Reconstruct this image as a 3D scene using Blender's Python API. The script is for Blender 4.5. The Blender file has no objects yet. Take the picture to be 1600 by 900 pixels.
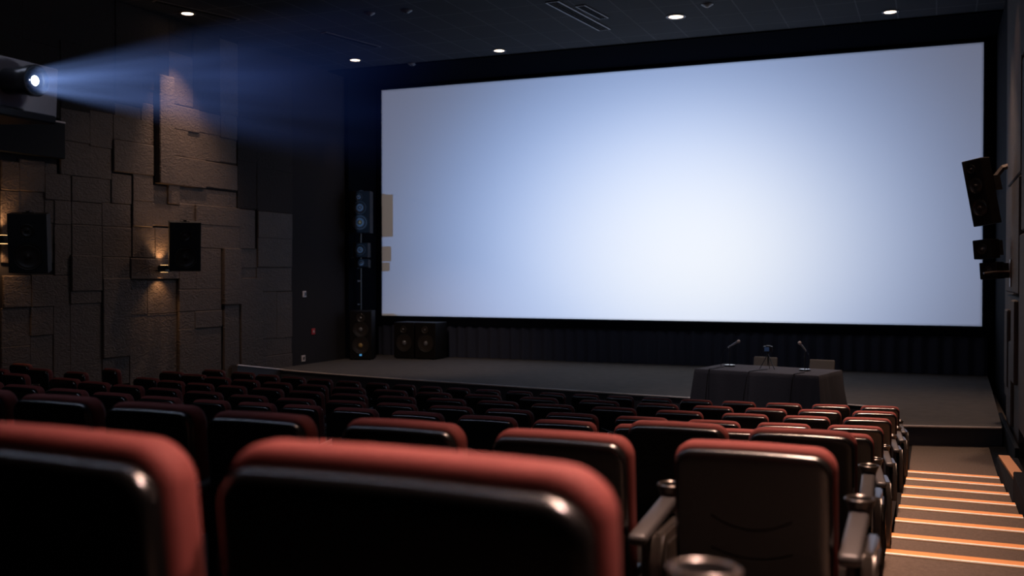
import bpy, bmesh, math, random
from mathutils import Vector, Matrix
random.seed(7)
C = bpy.context.scene.collection
PI = math.pi
# ------------------------------------------------------------------ camera model (metres, z up, screen wall at +y)
CZ = 2.81
FPX = 1583.0
TH = math.radians(22.66)
PH = math.atan(22 / FPX)
CF = Vector((-math.sin(TH)*math.cos(PH), math.cos(TH)*math.cos(PH), -math.sin(PH)))
CR = Vector((math.cos(TH), math.sin(TH), 0))
CU = CR.cross(CF)
CP = Vector((0, 0, CZ))
def ray(x, y): return CF + CR*((x-800)/FPX) - CU*((y-450)/FPX)
def onZ(x, y, Z): d = ray(x, y); return CP + d*((Z-CZ)/d.z)       # measured point on a level surface
def onX(x, y, X): d = ray(x, y); return CP + d*(X/d.x)            # ... on a side wall
def onY(x, y, Y): d = ray(x, y); return CP + d*(Y/d.y)            # ... on a cross wall

# ------------------------------------------------------------------ materials
def mat(name, col, rough=.6, metal=0, spec=.5, emis=None, es=0, bump=None, coat=0, var=None, sheen=0, stretch=(1,1,1)):
    m = bpy.data.materials.new(name); m.use_nodes = True
    nt = m.node_tree; b = nt.nodes['Principled BSDF']
    b.inputs['Base Color'].default_value = (*col, 1)
    b.inputs['Roughness'].default_value = rough
    b.inputs['Metallic'].default_value = metal
    b.inputs['Specular IOR Level'].default_value = spec
    b.inputs['Coat Weight'].default_value = coat
    if sheen:
        b.inputs['Sheen Weight'].default_value = sheen
    if emis:
        b.inputs['Emission Color'].default_value = (*emis, 1); b.inputs['Emission Strength'].default_value = es
    if bump or var:
        tc = nt.nodes.new('ShaderNodeTexCoord'); mp = nt.nodes.new('ShaderNodeMapping'); mp.inputs['Scale'].default_value = stretch
        nt.links.new(tc.outputs['Object'], mp.inputs['Vector'])
    if bump:
        n = nt.nodes.new('ShaderNodeTexNoise'); n.inputs['Scale'].default_value = bump[0]; n.inputs['Detail'].default_value = 4
        n.inputs['Distortion'].default_value = bump[2] if len(bump) > 2 else 0
        bp = nt.nodes.new('ShaderNodeBump'); bp.inputs['Strength'].default_value = bump[1]; bp.inputs['Distance'].default_value = .05
        nt.links.new(mp.outputs['Vector'], n.inputs['Vector']); nt.links.new(n.outputs['Fac'], bp.inputs['Height'])
        nt.links.new(bp.outputs['Normal'], b.inputs['Normal'])
    if var:
        n = nt.nodes.new('ShaderNodeTexNoise'); n.inputs['Scale'].default_value = var[0]; n.inputs['Detail'].default_value = 5
        r = nt.nodes.new('ShaderNodeMix'); r.data_type = 'RGBA'
        r.inputs[6].default_value = (*[c*(1-var[1]) for c in col], 1); r.inputs[7].default_value = (*[c*(1+var[1]) for c in col], 1)
        nt.links.new(mp.outputs['Vector'], n.inputs['Vector']); nt.links.new(n.outputs['Fac'], r.inputs[0])
        nt.links.new(r.outputs[2], b.inputs['Base Color'])
    return m
M = {}
M['black'] = mat('matte_black', (.004, .004, .005), .9, spec=.1)
M['masking'] = mat('masking_cloth', (.006, .007, .010), 1, spec=0)
M['curtain'] = mat('curtain_velvet', (.045, .047, .065), .95, spec=.1)
M['wallplain'] = mat('plain_wall_fabric', (.028, .024, .024), .95, spec=.1, var=(30, .2))
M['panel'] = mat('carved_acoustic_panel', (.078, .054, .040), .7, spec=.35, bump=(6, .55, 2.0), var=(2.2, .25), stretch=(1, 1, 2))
M['panelshade'] = mat('shaded_acoustic_panel', (.026, .019, .016), .85, spec=.2, bump=(6, .4, 2.0), stretch=(1, 1, 2))  # acoustic panel copy with the shade of unlit wall areas in its colour
M['panelr'] = mat('side_panel_texture', (.06, .043, .034), .8, spec=.3, bump=(14, .4, 1.2), var=(3, .3), stretch=(1, 1, .6))
M['booth'] = mat('booth_glass', (.003, .004, .006), .7, spec=.15)
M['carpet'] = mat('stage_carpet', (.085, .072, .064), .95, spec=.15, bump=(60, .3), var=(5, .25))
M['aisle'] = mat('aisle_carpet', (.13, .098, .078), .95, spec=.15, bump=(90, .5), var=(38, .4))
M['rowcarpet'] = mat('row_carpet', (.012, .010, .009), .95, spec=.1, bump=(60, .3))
M['stageface'] = mat('stage_face', (.055, .048, .05), .8)
M['alu'] = mat('aluminium_edge', (.62, .50, .44), .4, metal=.15)
M['fabric'] = mat('maroon_upholstery', (.15, .034, .029), .75, spec=.2, bump=(260, .15))
M['shell'] = mat('black_seat_plastic', (.003, .003, .003), .25, spec=.5)
M['shell'].node_tree.nodes['Principled BSDF'].inputs['IOR'].default_value = 1.78
M['arm'] = mat('armrest_plastic', (.042, .039, .039), .45, spec=.4)
M['cup'] = mat('cup_holder_plastic', (.07, .06, .052), .28, spec=.7, metal=.6)
M['inside'] = mat('cup_inside_shade', (.003, .003, .003), .8)  # near-black: the shade in the bowl is put into the colour
M['steel'] = mat('seat_standard', (.02, .019, .018), .35, spec=.6)
M['cab'] = mat('speaker_cabinet', (.008, .0052, .0036), .6, spec=.2)
M['cabdark'] = mat('surround_cabinet', (.010, .009, .009), .6, spec=.4)
M['cone'] = mat('speaker_cone', (.030, .021, .015), .4, spec=.5)
M['ringm'] = mat('speaker_ring', (.020, .016, .012), .5, spec=.4)
M['dustcap'] = mat('dust_cap', (.16, .15, .15), .3, spec=.7)
M['dustgold'] = mat('dust_cap_amber', (.45, .27, .08), .3, spec=.7)
M['bluelamp'] = mat('blue_badge', (.1, .35, .6), .4, emis=(.1, .4, .8), es=.5)
M['bracket'] = mat('steel_bracket', (.16, .12, .10), .4, metal=.7)
M['white'] = mat('ivory_plate', (.62, .5, .43), .5)
M['red'] = mat('red_call_point', (.5, .03, .03), .4)
M['cloth'] = mat('grey_tablecloth', (.085, .078, .088), .95, spec=.1, bump=(30, .1))
M['chairb'] = mat('taupe_chair', (.13, .11, .095), .85, spec=.2)
M['chrome'] = mat('mic_metal', (.55, .55, .58), .25, metal=.9)
M['blackgloss'] = mat('black_metal', (.012, .012, .014), .3, spec=.6)
M['mesh'] = mat('mic_grille', (.45, .35, .31), .4, metal=.5)
M['proj'] = mat('projector_casing', (.24, .21, .22), .45)
M['projtop'] = mat('lit_projector_top', (.45, .48, .52), .45)  # paler and bluer than the casing for the light falling on it
M['glassl'] = mat('lens_glass', (.02, .03, .05), .08, spec=.9, coat=1)
M['lampon'] = mat('lens_glow', (1, 1, 1), .5, emis=(.72, .86, 1), es=14)
M['dl_on'] = mat('downlight_lamp', (1, .9, .8), .5, emis=(1, .72, .5), es=9)
M['dl_rim'] = mat('downlight_rim', (.12, .10, .09), .4)
M['wood'] = mat('oak_ledge', (.5, .22, .08), .5, var=(3, .3), stretch=(1, .2, 1))
M['noseon'] = mat('lit_wood_nosing', (.60, .22, .065), .5, spec=.1, emis=(1, .40, .15), es=.22, var=(4, .15), stretch=(.3, 1, 1))  # weak emission stands in for the light on the wood
M['led'] = mat('led_line', (1, .9, .8), .4, emis=(1, .72, .52), es=.38)
M['sconce'] = mat('sconce_body', (.02, .018, .016), .5)
M['sconcelamp'] = mat('sconce_lamp', (1, .8, .6), .5, emis=(1, .55, .22), es=3)
M['screen'] = mat('cinema_screen', (.86, .87, .88), .9, spec=.05)
def ceiling_mat():
    m = mat('ceiling_tiles', (.020, .021, .025), .85, spec=.2)
    nt = m.node_tree; b = nt.nodes['Principled BSDF']
    tc = nt.nodes.new('ShaderNodeTexCoord')
    br = nt.nodes.new('ShaderNodeTexBrick'); br.offset = 0
    br.inputs['Color1'].default_value = (.034, .036, .043, 1); br.inputs['Color2'].default_value = (.026, .028, .033, 1)
    br.inputs['Mortar'].default_value = (.11, .105, .115, 1)
    br.inputs['Scale'].default_value = 1; br.inputs['Mortar Size'].default_value = .016; br.inputs['Mortar Smooth'].default_value = .2
    br.inputs['Brick Width'].default_value = .8; br.inputs['Row Height'].default_value = 1.2
    nt.links.new(tc.outputs['Object'], br.inputs['Vector']); 
    n = nt.nodes.new('ShaderNodeTexNoise'); n.inputs['Scale'].default_value = .6; n.inputs['Detail'].default_value = 5
    mx = nt.nodes.new('ShaderNodeMix'); mx.data_type = 'RGBA'; mx.blend_type = 'MULTIPLY'; mx.inputs[0].default_value = .8
    nt.links.new(tc.outputs['Object'], n.inputs['Vector'])
    nt.links.new(br.outputs['Color'], mx.inputs[6]); nt.links.new(n.outputs['Fac'], mx.inputs[7])
    nt.links.new(mx.outputs[2], b.inputs['Base Color'])
    return m
M['ceiling'] = ceiling_mat()

# ------------------------------------------------------------------ mesh helpers
def obj(name, bm, m, parent=None, smooth=False, loc=None):
    bmesh.ops.recalc_face_normals(bm, faces=bm.faces[:])
    me = bpy.data.meshes.new(name); bm.to_mesh(me); bm.free()
    for mm in (m if isinstance(m, (list, tuple)) else [m]): me.materials.append(mm)
    if smooth:
        for p in me.polygons: p.use_smooth = True
        try: me.set_sharp_from_angle(angle=math.radians(50))
        except Exception: pass
    o = bpy.data.objects.new(name, me); C.objects.link(o)
    if parent: o.parent = parent
    if loc: o.location = loc
    return o
def tag(o, label, cat, group=None, kind=None):
    o['label'] = label; o['category'] = cat
    if group: o['group'] = group
    if kind: o['kind'] = kind
    return o
def thing(name, label, cat, loc=(0, 0, 0), rotz=0, group=None):
    o = bpy.data.objects.new(name, None); C.objects.link(o); o.empty_display_size = .1
    o.location = loc; o.rotation_euler = (0, 0, rotz)
    return tag(o, label, cat, group)
def struct(name, bm, m, smooth=False):
    o = obj(name, bm, m, None, smooth); o['kind'] = 'structure'; return o
def box(bm, x0, x1, y0, y1, z0, z1, bev=0, seg=1):
    vs = [bm.verts.new((x, y, z)) for x in (x0, x1) for y in (y0, y1) for z in (z0, z1)]
    fs = [bm.faces.new([vs[i] for i in f]) for f in ((0,1,3,2),(4,6,7,5),(0,4,5,1),(2,3,7,6),(0,2,6,4),(1,5,7,3))]
    if bev:
        es = list({e for f in fs for e in f.edges})
        bmesh.ops.bevel(bm, geom=es, offset=bev, segments=seg, profile=.5, affect='EDGES')
def prism(bm, pts, z0, z1):
    a = [bm.verts.new((x, y, z0)) for x, y in pts]; b = [bm.verts.new((x, y, z1)) for x, y in pts]
    n = len(pts)
    for i in range(n): bm.faces.new((a[i], a[(i+1) % n], b[(i+1) % n], b[i]))
    bm.faces.new(a[::-1]); bm.faces.new(b)
def lathe(bm, prof, n=24, mtx=None, mi=None):
    rings = []
    for r, z in prof:
        rings.append([bm.verts.new((r*math.cos(2*PI*i/n), r*math.sin(2*PI*i/n), z)) for i in range(n)] if r > 1e-6 else [bm.verts.new((0, 0, z))])
    for k in range(len(rings)-1):
        a, b = rings[k], rings[k+1]
        for i in range(n):
            j = (i+1) % n
            if len(a) > 1 and len(b) > 1: f = bm.faces.new((a[i], a[j], b[j], b[i]))
            elif len(a) > 1: f = bm.faces.new((a[i], a[j], b[0]))
            elif len(b) > 1: f = bm.faces.new((a[0], b[j], b[i]))
            else: continue
            if mi is not None: f.material_index = mi
    if mtx: bmesh.ops.transform(bm, matrix=mtx, verts=[v for r in rings for v in r])
def tube(bm, pts, r, n=8):
    pts = [Vector(p) for p in pts]; rings = []
    rr = r if isinstance(r, (list, tuple)) else [r]*len(pts)
    up = Vector((0, 0, 1))
    for i, p in enumerate(pts):
        t = (pts[min(i+1, len(pts)-1)] - pts[max(i-1, 0)]).normalized()
        a = t.cross(up if abs(t.z) < .95 else Vector((1, 0, 0))).normalized(); b = t.cross(a)
        rings.append([bm.verts.new(p + a*rr[i]*math.cos(2*PI*k/n) + b*rr[i]*math.sin(2*PI*k/n)) for k in range(n)])
    for k in range(len(rings)-1):
        for i in range(n):
            j = (i+1) % n; bm.faces.new((rings[k][i], rings[k][j], rings[k+1][j], rings[k+1][i]))
    bm.faces.new(rings[0][::-1]); bm.faces.new(rings[-1])
def rrect(hw, z0, z1, r, n=6):
    r = max(r, .0015); out = []
    for cx, cz, a0 in ((hw-r, z1-r, 0), (-hw+r, z1-r, PI/2), (-hw+r, z0+r, PI), (hw-r, z0+r, 1.5*PI)):
        for i in range(n+1):
            a = a0 + i*PI/2/n; out.append((cx + r*math.cos(a), cz + r*math.sin(a)))
    res = []
    for i, (x, z) in enumerate(out):                       # extra points on the long top and bottom edges
        res.append((x, z))
        nx, nz = out[(i+1) % len(out)]
        if abs(nx-x) > .1 or abs(nz-z) > .1:
            for k in range(1, 6): res.append((x+(nx-x)*k/6, z+(nz-z)*k/6))
    return res
def slab(bm, hw, z0, z1, r, y0, y1, bev, lean=0, crown=0, zref=None, belly=0):
    """rounded upright slab facing y with rolled edges; lean = y shift per metre of height"""
    rings = []; prof = []
    for i in range(5): a = i/4*PI/2; prof.append((bev*(1-math.sin(a)), y0 + bev*(1-math.cos(a))))
    prof = [(bev+.03, y0), (bev, y0)] + prof[1:]
    back = []
    for i in range(5): a = i/4*PI/2; back.append((bev*(1-math.cos(a)), y1 - bev*(1-math.sin(a))))
    prof += back[0:] + [(bev+.03, y1)]
    for ins, y in prof:
        pts = rrect(hw-ins, z0+ins, z1-ins, r-ins*.7)
        rg = []
        for x, z in pts:
            t = (z-z0)/(z1-z0)
            zz = z + crown*(1-(x/hw)**2)*t
            yy = y + lean*((zref if zref is not None else z1) - z) - belly*(1-(x/hw)**2)
            rg.append(bm.verts.new((x, yy, zz)))
        rings.append(rg)
    n = len(rings[0])
    for k in range(len(rings)-1):
        if len(rings[k]) != len(rings[k+1]): continue
        for i in range(n):
            j = (i+1) % n; bm.faces.new((rings[k][i], rings[k][j], rings[k+1][j], rings[k+1][i]))
    bm.faces.new(rings[0][::-1]); bm.faces.new(rings[-1])
def NB(): return bmesh.new()
def copy_tree(o, parent=None):
    c = o.copy(); C.objects.link(c)
    if parent: c.parent = parent
    for ch in list(o.children): copy_tree(ch, c)
    return c

# ------------------------------------------------------------------ the room
XL, XR, YS = -16.0, 1.3, 27.3
STZ = .32
ZC = 8.60
# row curve (ends of the rows bend towards the screen)
CURVE = [(-16, 2.0), (-13, 1.15), (-12, .85), (-11, .55), (-10, .35), (-9, .2), (-8, .08), (-7, 0), (-3, 0), (-1.5, .1), (-.3, .28), (2, .5)]
def cv(x):
    for (a, ya), (b, yb) in zip(CURVE, CURVE[1:]):
        if a <= x <= b: return ya + (yb-ya)*(x-a)/(b-a)
    return CURVE[0][1] if x < CURVE[0][0] else CURVE[-1][1]
def dcv(x): return (cv(x+.8)-cv(x-.8))/1.6
# per row: (base y, highlight drop below the camera)
ROWS = {1: (15.2, 1.95), 2: (13.7, 1.84), 3: (12.4, 1.75), 4: (10.45, 1.57), 5: (7.87, 1.26), 6: (5.70, .925), 7: (3.6, .65), 8: (1.36, .33)}
def rowfloor(k): return CZ - (ROWS[k][1]-.038) - .96
bm = NB()
xs = [-16.2 + i*(15.87/20) for i in range(21)]
edges_y = {k: ROWS[k][0]-.35 for k in ROWS}
for k in range(1, 9):
    zt = 0 if k == 1 else rowfloor(k)
    yb = edges_y[k] if k < 8 else -3.0
    yf = edges_y[k-1] if k > 1 else 40
    for a, b in zip(xs, xs[1:]):
        def q(x, y): return min(y+cv(x), 26) if y < 39 else 26
        v = [bm.verts.new((a, q(a, yb) if k < 8 else -3, zt)), bm.verts.new((b, q(b, yb) if k < 8 else -3, zt)), bm.verts.new((b, q(b, yf), zt)), bm.verts.new((a, q(a, yf), zt))]
        bm.faces.new(v)
        if k > 1:
            zl = 0 if k == 2 else rowfloor(k-1)
            w = [bm.verts.new((a, q(a, yf), zl)), bm.verts.new((b, q(b, yf), zl))]
            bm.faces.new((v[3], v[2], w[1], w[0]))
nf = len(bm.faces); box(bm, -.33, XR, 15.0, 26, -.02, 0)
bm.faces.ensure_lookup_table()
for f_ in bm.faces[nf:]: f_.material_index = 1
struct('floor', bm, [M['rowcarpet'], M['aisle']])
# aisle stair
NOSE = []
for k in range(14):
    h = 2.72-.088*k
    z = 14*(1-.066*k)
    if k < 7:
        y = 15.02-.985*k; zt = CZ-h
    else:
        y = 15.02-.985*6-(k-6)*1.0; zt = CZ-(2.72-.088*6)+(k-6)*.118
    NOSE.append((y, zt))
yprev = NOSE
SX0, SX1 = -.33, .81
bm = NB()
for i, (y, zt) in enumerate(NOSE):
    yb = NOSE[i+1][0] if i+1 < len(NOSE) else y-3
    z0 = -.02
    box(bm, SX0, SX1, yb-.02, y, z0, zt-.012)
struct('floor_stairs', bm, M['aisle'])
ORD = ['first', 'second', 'third', 'fourth', 'fifth', 'sixth', 'seventh', 'eighth', 'ninth', 'tenth', 'eleventh', 'twelfth', 'thirteenth', 'fourteenth', 'fifteenth', 'sixteenth', 'seventeenth', 'eighteenth', 'nineteenth', 'twentieth', 'twenty-first', 'twenty-second', 'twenty-third']
n0 = None
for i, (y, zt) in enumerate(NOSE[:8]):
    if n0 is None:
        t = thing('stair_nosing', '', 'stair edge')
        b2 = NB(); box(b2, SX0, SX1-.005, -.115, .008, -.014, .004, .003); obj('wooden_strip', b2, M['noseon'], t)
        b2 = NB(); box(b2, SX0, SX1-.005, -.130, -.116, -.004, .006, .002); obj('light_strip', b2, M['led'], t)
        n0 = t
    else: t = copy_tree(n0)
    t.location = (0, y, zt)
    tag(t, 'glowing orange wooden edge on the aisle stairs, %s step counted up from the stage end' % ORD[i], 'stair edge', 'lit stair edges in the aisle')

# walls
bm = NB(); box(bm, XL-.3, XL, -3, 30, -1, 9.2); struct('wall_left', bm, M['wallplain'])
bm = NB(); box(bm, XR+.05, XR+.4, -3, 30, -1, 9.2); struct('wall_right', bm, M['black'])
bm = NB(); box(bm, XL-.3, XR+.4, 27.6, 27.9, -1, 9.2); struct('wall_back', bm, M['masking'])
bm = NB(); box(bm, XL-.3, XR+.4, -3.2, -3.0, -1, 9.2); struct('wall_rear', bm, M['black'])
bm = NB(); box(bm, XL-.3, XR+.4, -3.2, 24.7, ZC, ZC+.2); struct('ceiling', bm, M['ceiling'])
bm = NB(); box(bm, XL-.3, XR+.4, 24.7, 27.9, ZC-.03, ZC+.2); struct('ceiling_bulkhead', bm, M['masking'])
# black recess to the left of the screen
bm = NB(); box(bm, XL+.001, XL+.12, 25.6, 27.6, STZ, ZC-.04); struct('trim_1', bm, M['masking'])

# left wall relief of acoustic panels: (x0, x1, top, bottom, thickness) measured at each panel's left edge
PAN = [
 (-40,32,-60,95,.08),(32,178,-90,60,.06),(32,92,60,175,.07),(92,138,62,168,.09),(138,178,60,172,.05),(178,221,-30,72,.09),(221,263,-25,80,.06),
 (178,221,72,118,.12),(178,221,118,160,.08),(221,240,80,113,.06),(221,238,113,138,.10),(221,238,138,160,.07),
 (263,342,-20,52,.05),(263,300,80,160,.07),(300,342,52,170,.09),(342,370,60,176,.06),(370,400,65,180,.08),(400,455,70,200,.06),
 (241,263,117,286,.42),
 (92,138,168,218,.10),(138,174,172,228,.10),(92,137,219,272,.13),(137,172,228,277,.08),(174,219,180,217,.14),(174,236,218,267,.18),(219,238,160,224,.09),(174,219,150,180,.06),
 (263,307,163,200,.20),(263,289,201,242,.22),(289,318,204,246,.12),(262,317,243,288,.21),(307,342,173,206,.09),(318,342,208,250,.09),(342,368,176,214,.11),(342,368,214,252,.05),(318,368,252,292,.13),
 (370,400,181,250,.08),(400,455,200,262,.06),(370,400,250,325,.05),(400,455,262,329,.07),
 (0,28,250,296,.09),(28,68,248,297,.10),(68,87,255,270,.08),(68,108,270,311,.12),(0,28,297,411,.10),(28,68,298,410,.06),
 (68,83,312,348,.07),(83,109,313,350,.10),(68,83,348,410,.05),(83,109,350,430,.08),
 (110,157,275,314,.11),(157,172,278,316,.06),(172,203,271,317,.09),(110,157,315,350,.09),(157,202,317,353,.10),
 (205,236,270,313,.14),(205,236,313,353,.12),(236,260,289,318,.08),(260,278,287,318,.12),(278,368,291,322,.06),(236,278,318,352,.10),(278,303,318,352,.07),
 (110,157,351,399,.13),(157,202,354,401,.12),(205,240,354,402,.09),(240,262,356,404,.11),(262,303,352,388,.14),
 (303,371,320,350,.20),(303,371,350,387,.17),
 (2,45,431,481,.14),(45,80,430,480,.18),(81,108,431,601,.08),(0,45,482,543,.07),(45,80,480,525,.12),(45,80,525,604,.09),(0,45,543,610,.11),
 (108,155,399,455,.20),(107,155,455,475,.14),(107,156,475,604,.12),
 (157,199,402,435,.14),(157,199,435,560,.20),(157,199,560,604,.12),(202,277,404,436,.16),
 (202,229,438,492,.03),(229,277,438,492,.02),(202,277,492,602,.03),
 (277,303,388,452,.15),(303,342,388,452,.14),(277,342,453,487,.17),(277,301,488,515,.14),(301,343,487,513,.18),(277,301,515,600,.18),(301,343,514,600,.13),
 (345,371,388,476,.30),(347,370,477,600,.20),
 (372,396,327,388,.12),(401,454,330,371,.13),(401,454,371,417,.10),(372,400,388,418,.06),(372,400,418,434,.04),
 (372,406,435,600,.22),(400,454,418,456,.07),(408,430,457,530,.11),(430,454,457,529,.13),(408,454,531,557,.08),(408,454,558,600,.12),
]
bm = NB(); rp = random.Random(5)
for x0, x1, yt, yb, d in PAN:
    d *= .42
    d += rp.uniform(-.008, .008)
    a = onX(x0-.5, yt-.5, XL); b = onX(x1+.5, yt, XL); c = onX(x0-.5, yb+.5, XL)
    g = .0
    z1 = min(a.z, ZC-.02)-g; z0 = c.z+g
    if z1-z0 < .05: continue
    nf = len(bm.faces)
    box(bm, XL+.002, XL+d, a.y+g, b.y-g, z0, z1, .016)
    if yt < 60 or (x1 <= 240 and yt < 145) or (x0 >= 368 and yb <= 330):  # panels in shade take the darkened copy
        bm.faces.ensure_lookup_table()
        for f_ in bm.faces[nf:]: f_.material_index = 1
o = obj('wall_left_panelling', bm, [M['panel'], M['panelshade']]); o['kind'] = 'structure'
# dark projection-booth window box on the left wall
bm = NB(); a = onX(-60, 180, XL); b = onX(90, 194, XL); c = onX(90, 253, XL)
box(bm, XL+.002, XL+.20, a.y, b.y, c.z+.05, b.z, .008)
t = obj('booth_panel', bm, M['booth']); tag(t, 'smooth black rectangular panel on the left wall right below the projector', 'wall panel')
bm = NB(); box(bm, XL+.19, XL+.21, a.y, b.y, b.z, b.z+.03); obj('top_edge', bm, M['alu'], t)

# right wall relief
bm = NB()
for y0, y1, z0, z1, d in [(17.05, 20.0, .0, 2.45, .15), (17.05, 20.0, 2.5, 4.3, .17), (17.05, 20.0, 4.35, 8.5, .15), (20.2, 22.6, .4, 3.0, .03), (20.2, 22.6, 3.05, 8.5, .02),
                          (13.5, 16.85, .5, 3.4, .17), (13.5, 16.85, 3.45, 6.0, .15), (13.5, 16.85, 6.05, 8.5, .17), (9, 13.4, .6, 8.5, .15), (3, 8.9, .6, 8.5, .16), (-2.9, 2.9, .6, 8.5, .15),
                          (18.1, 18.7, .35, 1.7, .20), (18.9, 19.6, .9, 2.2, .21), (17.3, 18.0, 1.1, 2.4, .21)]:
    box(bm, XR-d+.03, XR+.06, y0, y1, z0, z1, .02)
o = obj('wall_right_panelling', bm, M['panelr']); o['kind'] = 'structure'
# base plinth along the aisle and oak ledge
bm = NB(); box(bm, .82, XR+.05, 3.0, 20.6, -.02, .02); box(bm, 1.06, 1.12, 16.0, 20.0, 0, .34, .01)
pts = [(11.0, .50), (12.8, .22), (15.7, .22), (16.0, .0)]
box(bm, .82, 1.10, 12.6, 15.9, 0, .215, .01)
box(bm, .82, 1.10, 3, 12.6, 0, .60, .01)
struct('baseboard_right', bm, M['black'])
bm = NB(); prism(bm, [(.84, 15.85), (.98, 15.85), (1.12, 13.4), (1.12, 12.65), (1.0, 12.65)], .218, .25)
tag(obj('ledge', bm, M['wood']), 'lit wooden ledge on the black plinth beside the aisle stairs at the right wall', 'ledge')

# ------------------------------------------------------------------ stage
Z = STZ
edge = [onZ(x, y, Z) for x, y in ((445, 578.2), (466, 580), (513, 584), (560, 587.5), (650, 594), (740, 600), (830, 606.2), (920, 612), (1003, 617.3), (1078, 621.6))]
e = [(p.x, p.y) for p in edge]
e = [(XL, e[0][1]+.25)] + [q for q in e if q[0] > XL+.1]
tl, tr = onZ(1094, 645, Z), onZ(1308, 648, Z)
a0 = onZ(1318, 631.4, Z); a1 = onZ(1366, 635.2, Z)
j0 = onZ(1392, 664.6, Z); j1 = onZ(1561, 668, Z)
b0 = onZ(1098, 623, Z)
front = e + [(b0.x, b0.y), (tl.x+.05, tl.y), (tr.x-.05, tr.y), (a0.x-.02, a0.y), (a1.x, a1.y), (j0.x, j0.y), (j1.x, j1.y)]
j1 = Vector((1.0, j1.y, 0)); front[-1] = (1.02, j1.y)
poly = front + [(1.14, 24), (1.2, 27.6), (XL, 27.6)]
bm = NB(); prism(bm, poly, Z-.03, Z)
struct('floor_stage', bm, M['carpet'])
inner = [(x, y+.02) for x, y in front] + [(1.14, 24), (1.2, 27.55), (XL, 27.55)]
bm = NB(); prism(bm, inner, 0, Z-.031)
struct('baseboard_stage', bm, M['stageface'])
bm = NB()
def strip(bm, pts, z, r):
    for (xa, ya), (xb, yb) in zip(pts, pts[1:]):
        tube(bm, [(xa, ya, z), (xb, yb, z)], r, 6)
strip(bm, e + [(b0.x, b0.y)], Z-.005, .022)
strip(bm, [(a0.x, a0.y), (a1.x, a1.y)], Z-.005, .017)
strip(bm, [(j0.x, j0.y), (j1.x, j1.y)], Z-.005, .02)
struct('trim_2', bm, M['alu'])
bm = NB(); p0 = onX(371, 570.6, XL+.25); p1 = onX(448, 578.3, XL+.25)
tube(bm, [p0, p1], .022, 6)
struct('trim_3', bm, M['alu'])
bm = NB()
vs = [bm.verts.new(v) for v in (p0, p1, (p1.x, p1.y, 0), (p0.x, p0.y, 0))]; bm.faces.new(vs)
vs = [bm.verts.new(v) for v in (p0, (XL, p0.y, p0.z), (XL, p0.y, 0), (p0.x, p0.y, 0))]; bm.faces.new(vs)
struct('trim_6', bm, M['stageface'])
bm = NB(); box(bm, XL+.24, XL+.262, p0.y, p1.y, 0, min(p0.z, p1.z)-.03); struct('trim_4', bm, M['stageface'])

# ------------------------------------------------------------------ screen, masking, curtain
SL, SR, SB, ST = -15.75, 1.07, CZ-1.285, CZ+5.65
def screen_thing():
    t = thing('cinema_screen', 'huge glowing pale blue cinema screen above the stage', 'screen', ((SL+SR)/2, YS, SB))
    bm = NB(); w = (SR-SL)/2; h = ST-SB
    box(bm, -w, w, 0, .01, 0, h); obj('screen_sheet', bm, M['screen'], t)
    bm = NB()
    for x0, x1, z0, z1 in ((-w-.06, -w-.001, -.04, h+.04), (w+.001, w+.06, -.04, h+.04), (-w-.06, w+.06, -.04, -.001), (-w-.06, w+.06, h+.001, h+.04)):
        box(bm, x0, x1, -.01, .03, z0, z1)
    obj('screen_frame', bm, M['masking'], t)
screen_thing()
def pleats(bm, x0, x1, y, z0, z1, step=.028, amp=.045, seed=0):
    rnd = random.Random(seed); n = int((x1-x0)/step); ph = 0; col = []
    for i in range(n+1):
        x = x0 + (x1-x0)*i/n; ph += rnd.uniform(.3, .75)
        yy = y + amp*math.sin(ph) + rnd.uniform(-.006, .006)
        col.append((bm.verts.new((x, yy+.01, z0)), bm.verts.new((x, yy*.6+y*.4, z1))))
    for a, b in zip(col, col[1:]): bm.faces.new((a[0], b[0], b[1], a[1]))
bm = NB(); pleats(bm, XL+.15, 1.2, 27.25, STZ+.005, 1.28, seed=3)
tag(obj('stage_curtain', bm, M['curtain'], smooth=True), 'dark pleated curtain hanging along the stage below the screen', 'curtain')
bm = NB(); box(bm, XL+.15, 1.25, 27.2, 27.24, 1.27, SB-.04); box(bm, SR+.07, 1.3, 27.22, 27.3, SB-.04, ZC-.05); box(bm, XL+.13, SL-.07, 27.22, 27.3, SB-.04, ZC-.05)
struct('trim_5', bm, M['masking'])

# ------------------------------------------------------------------ speakers
def driver(parent, x, z, r, y, cap='dustcap'):
    mt = Matrix.Translation((x, y, z)) @ Matrix.Rotation(PI/2, 4, 'X')      # +z of the lathe looks along -y
    bm = NB(); lathe(bm, [(r*.86, .004), (r*.9, .014), (r*.98, .014), (r, .006), (r, -.002)], 28, mt); d = obj('driver_ring', bm, M['ringm'], parent, True)
    bm = NB(); lathe(bm, [(r*.87, .006), (r*.80, .010), (r*.74, .002), (r*.28, -.0+.0015), (r*.24, .004)], 28, mt); obj('speaker_cone', bm, M['cone'], d, True)
    bm = NB(); lathe(bm, [(r*.25, .002), (r*.2, .016), (r*.1, .024), (0, .026)], 16, mt); obj('dust_cap', bm, M[cap], d, True)
def cabinet(name, label, cat, loc, rotz, w, h, dpt, drivers, m='cab', tilt=0, roll=0, group=None, extras=None):
    """front faces local -y; origin at the bottom centre of the front"""
    t = thing(name, label, cat, loc, 0, group)
    t.rotation_euler = (tilt, roll, rotz)
    bm = NB(); box(bm, -w/2, w/2, 0, dpt, 0, h, .012, 2); obj('cabinet', bm, M[m], t)
    for x, z, r, cap in drivers: driver(t, x*w, z*h, r*w, -.001, cap)
    if extras: extras(t)
    return t
def rz_to_cam(p, extra=0):
    return math.atan2(CP.x-p[0], -(CP.y-p[1])) + extra     # local -y looks at the viewer
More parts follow.
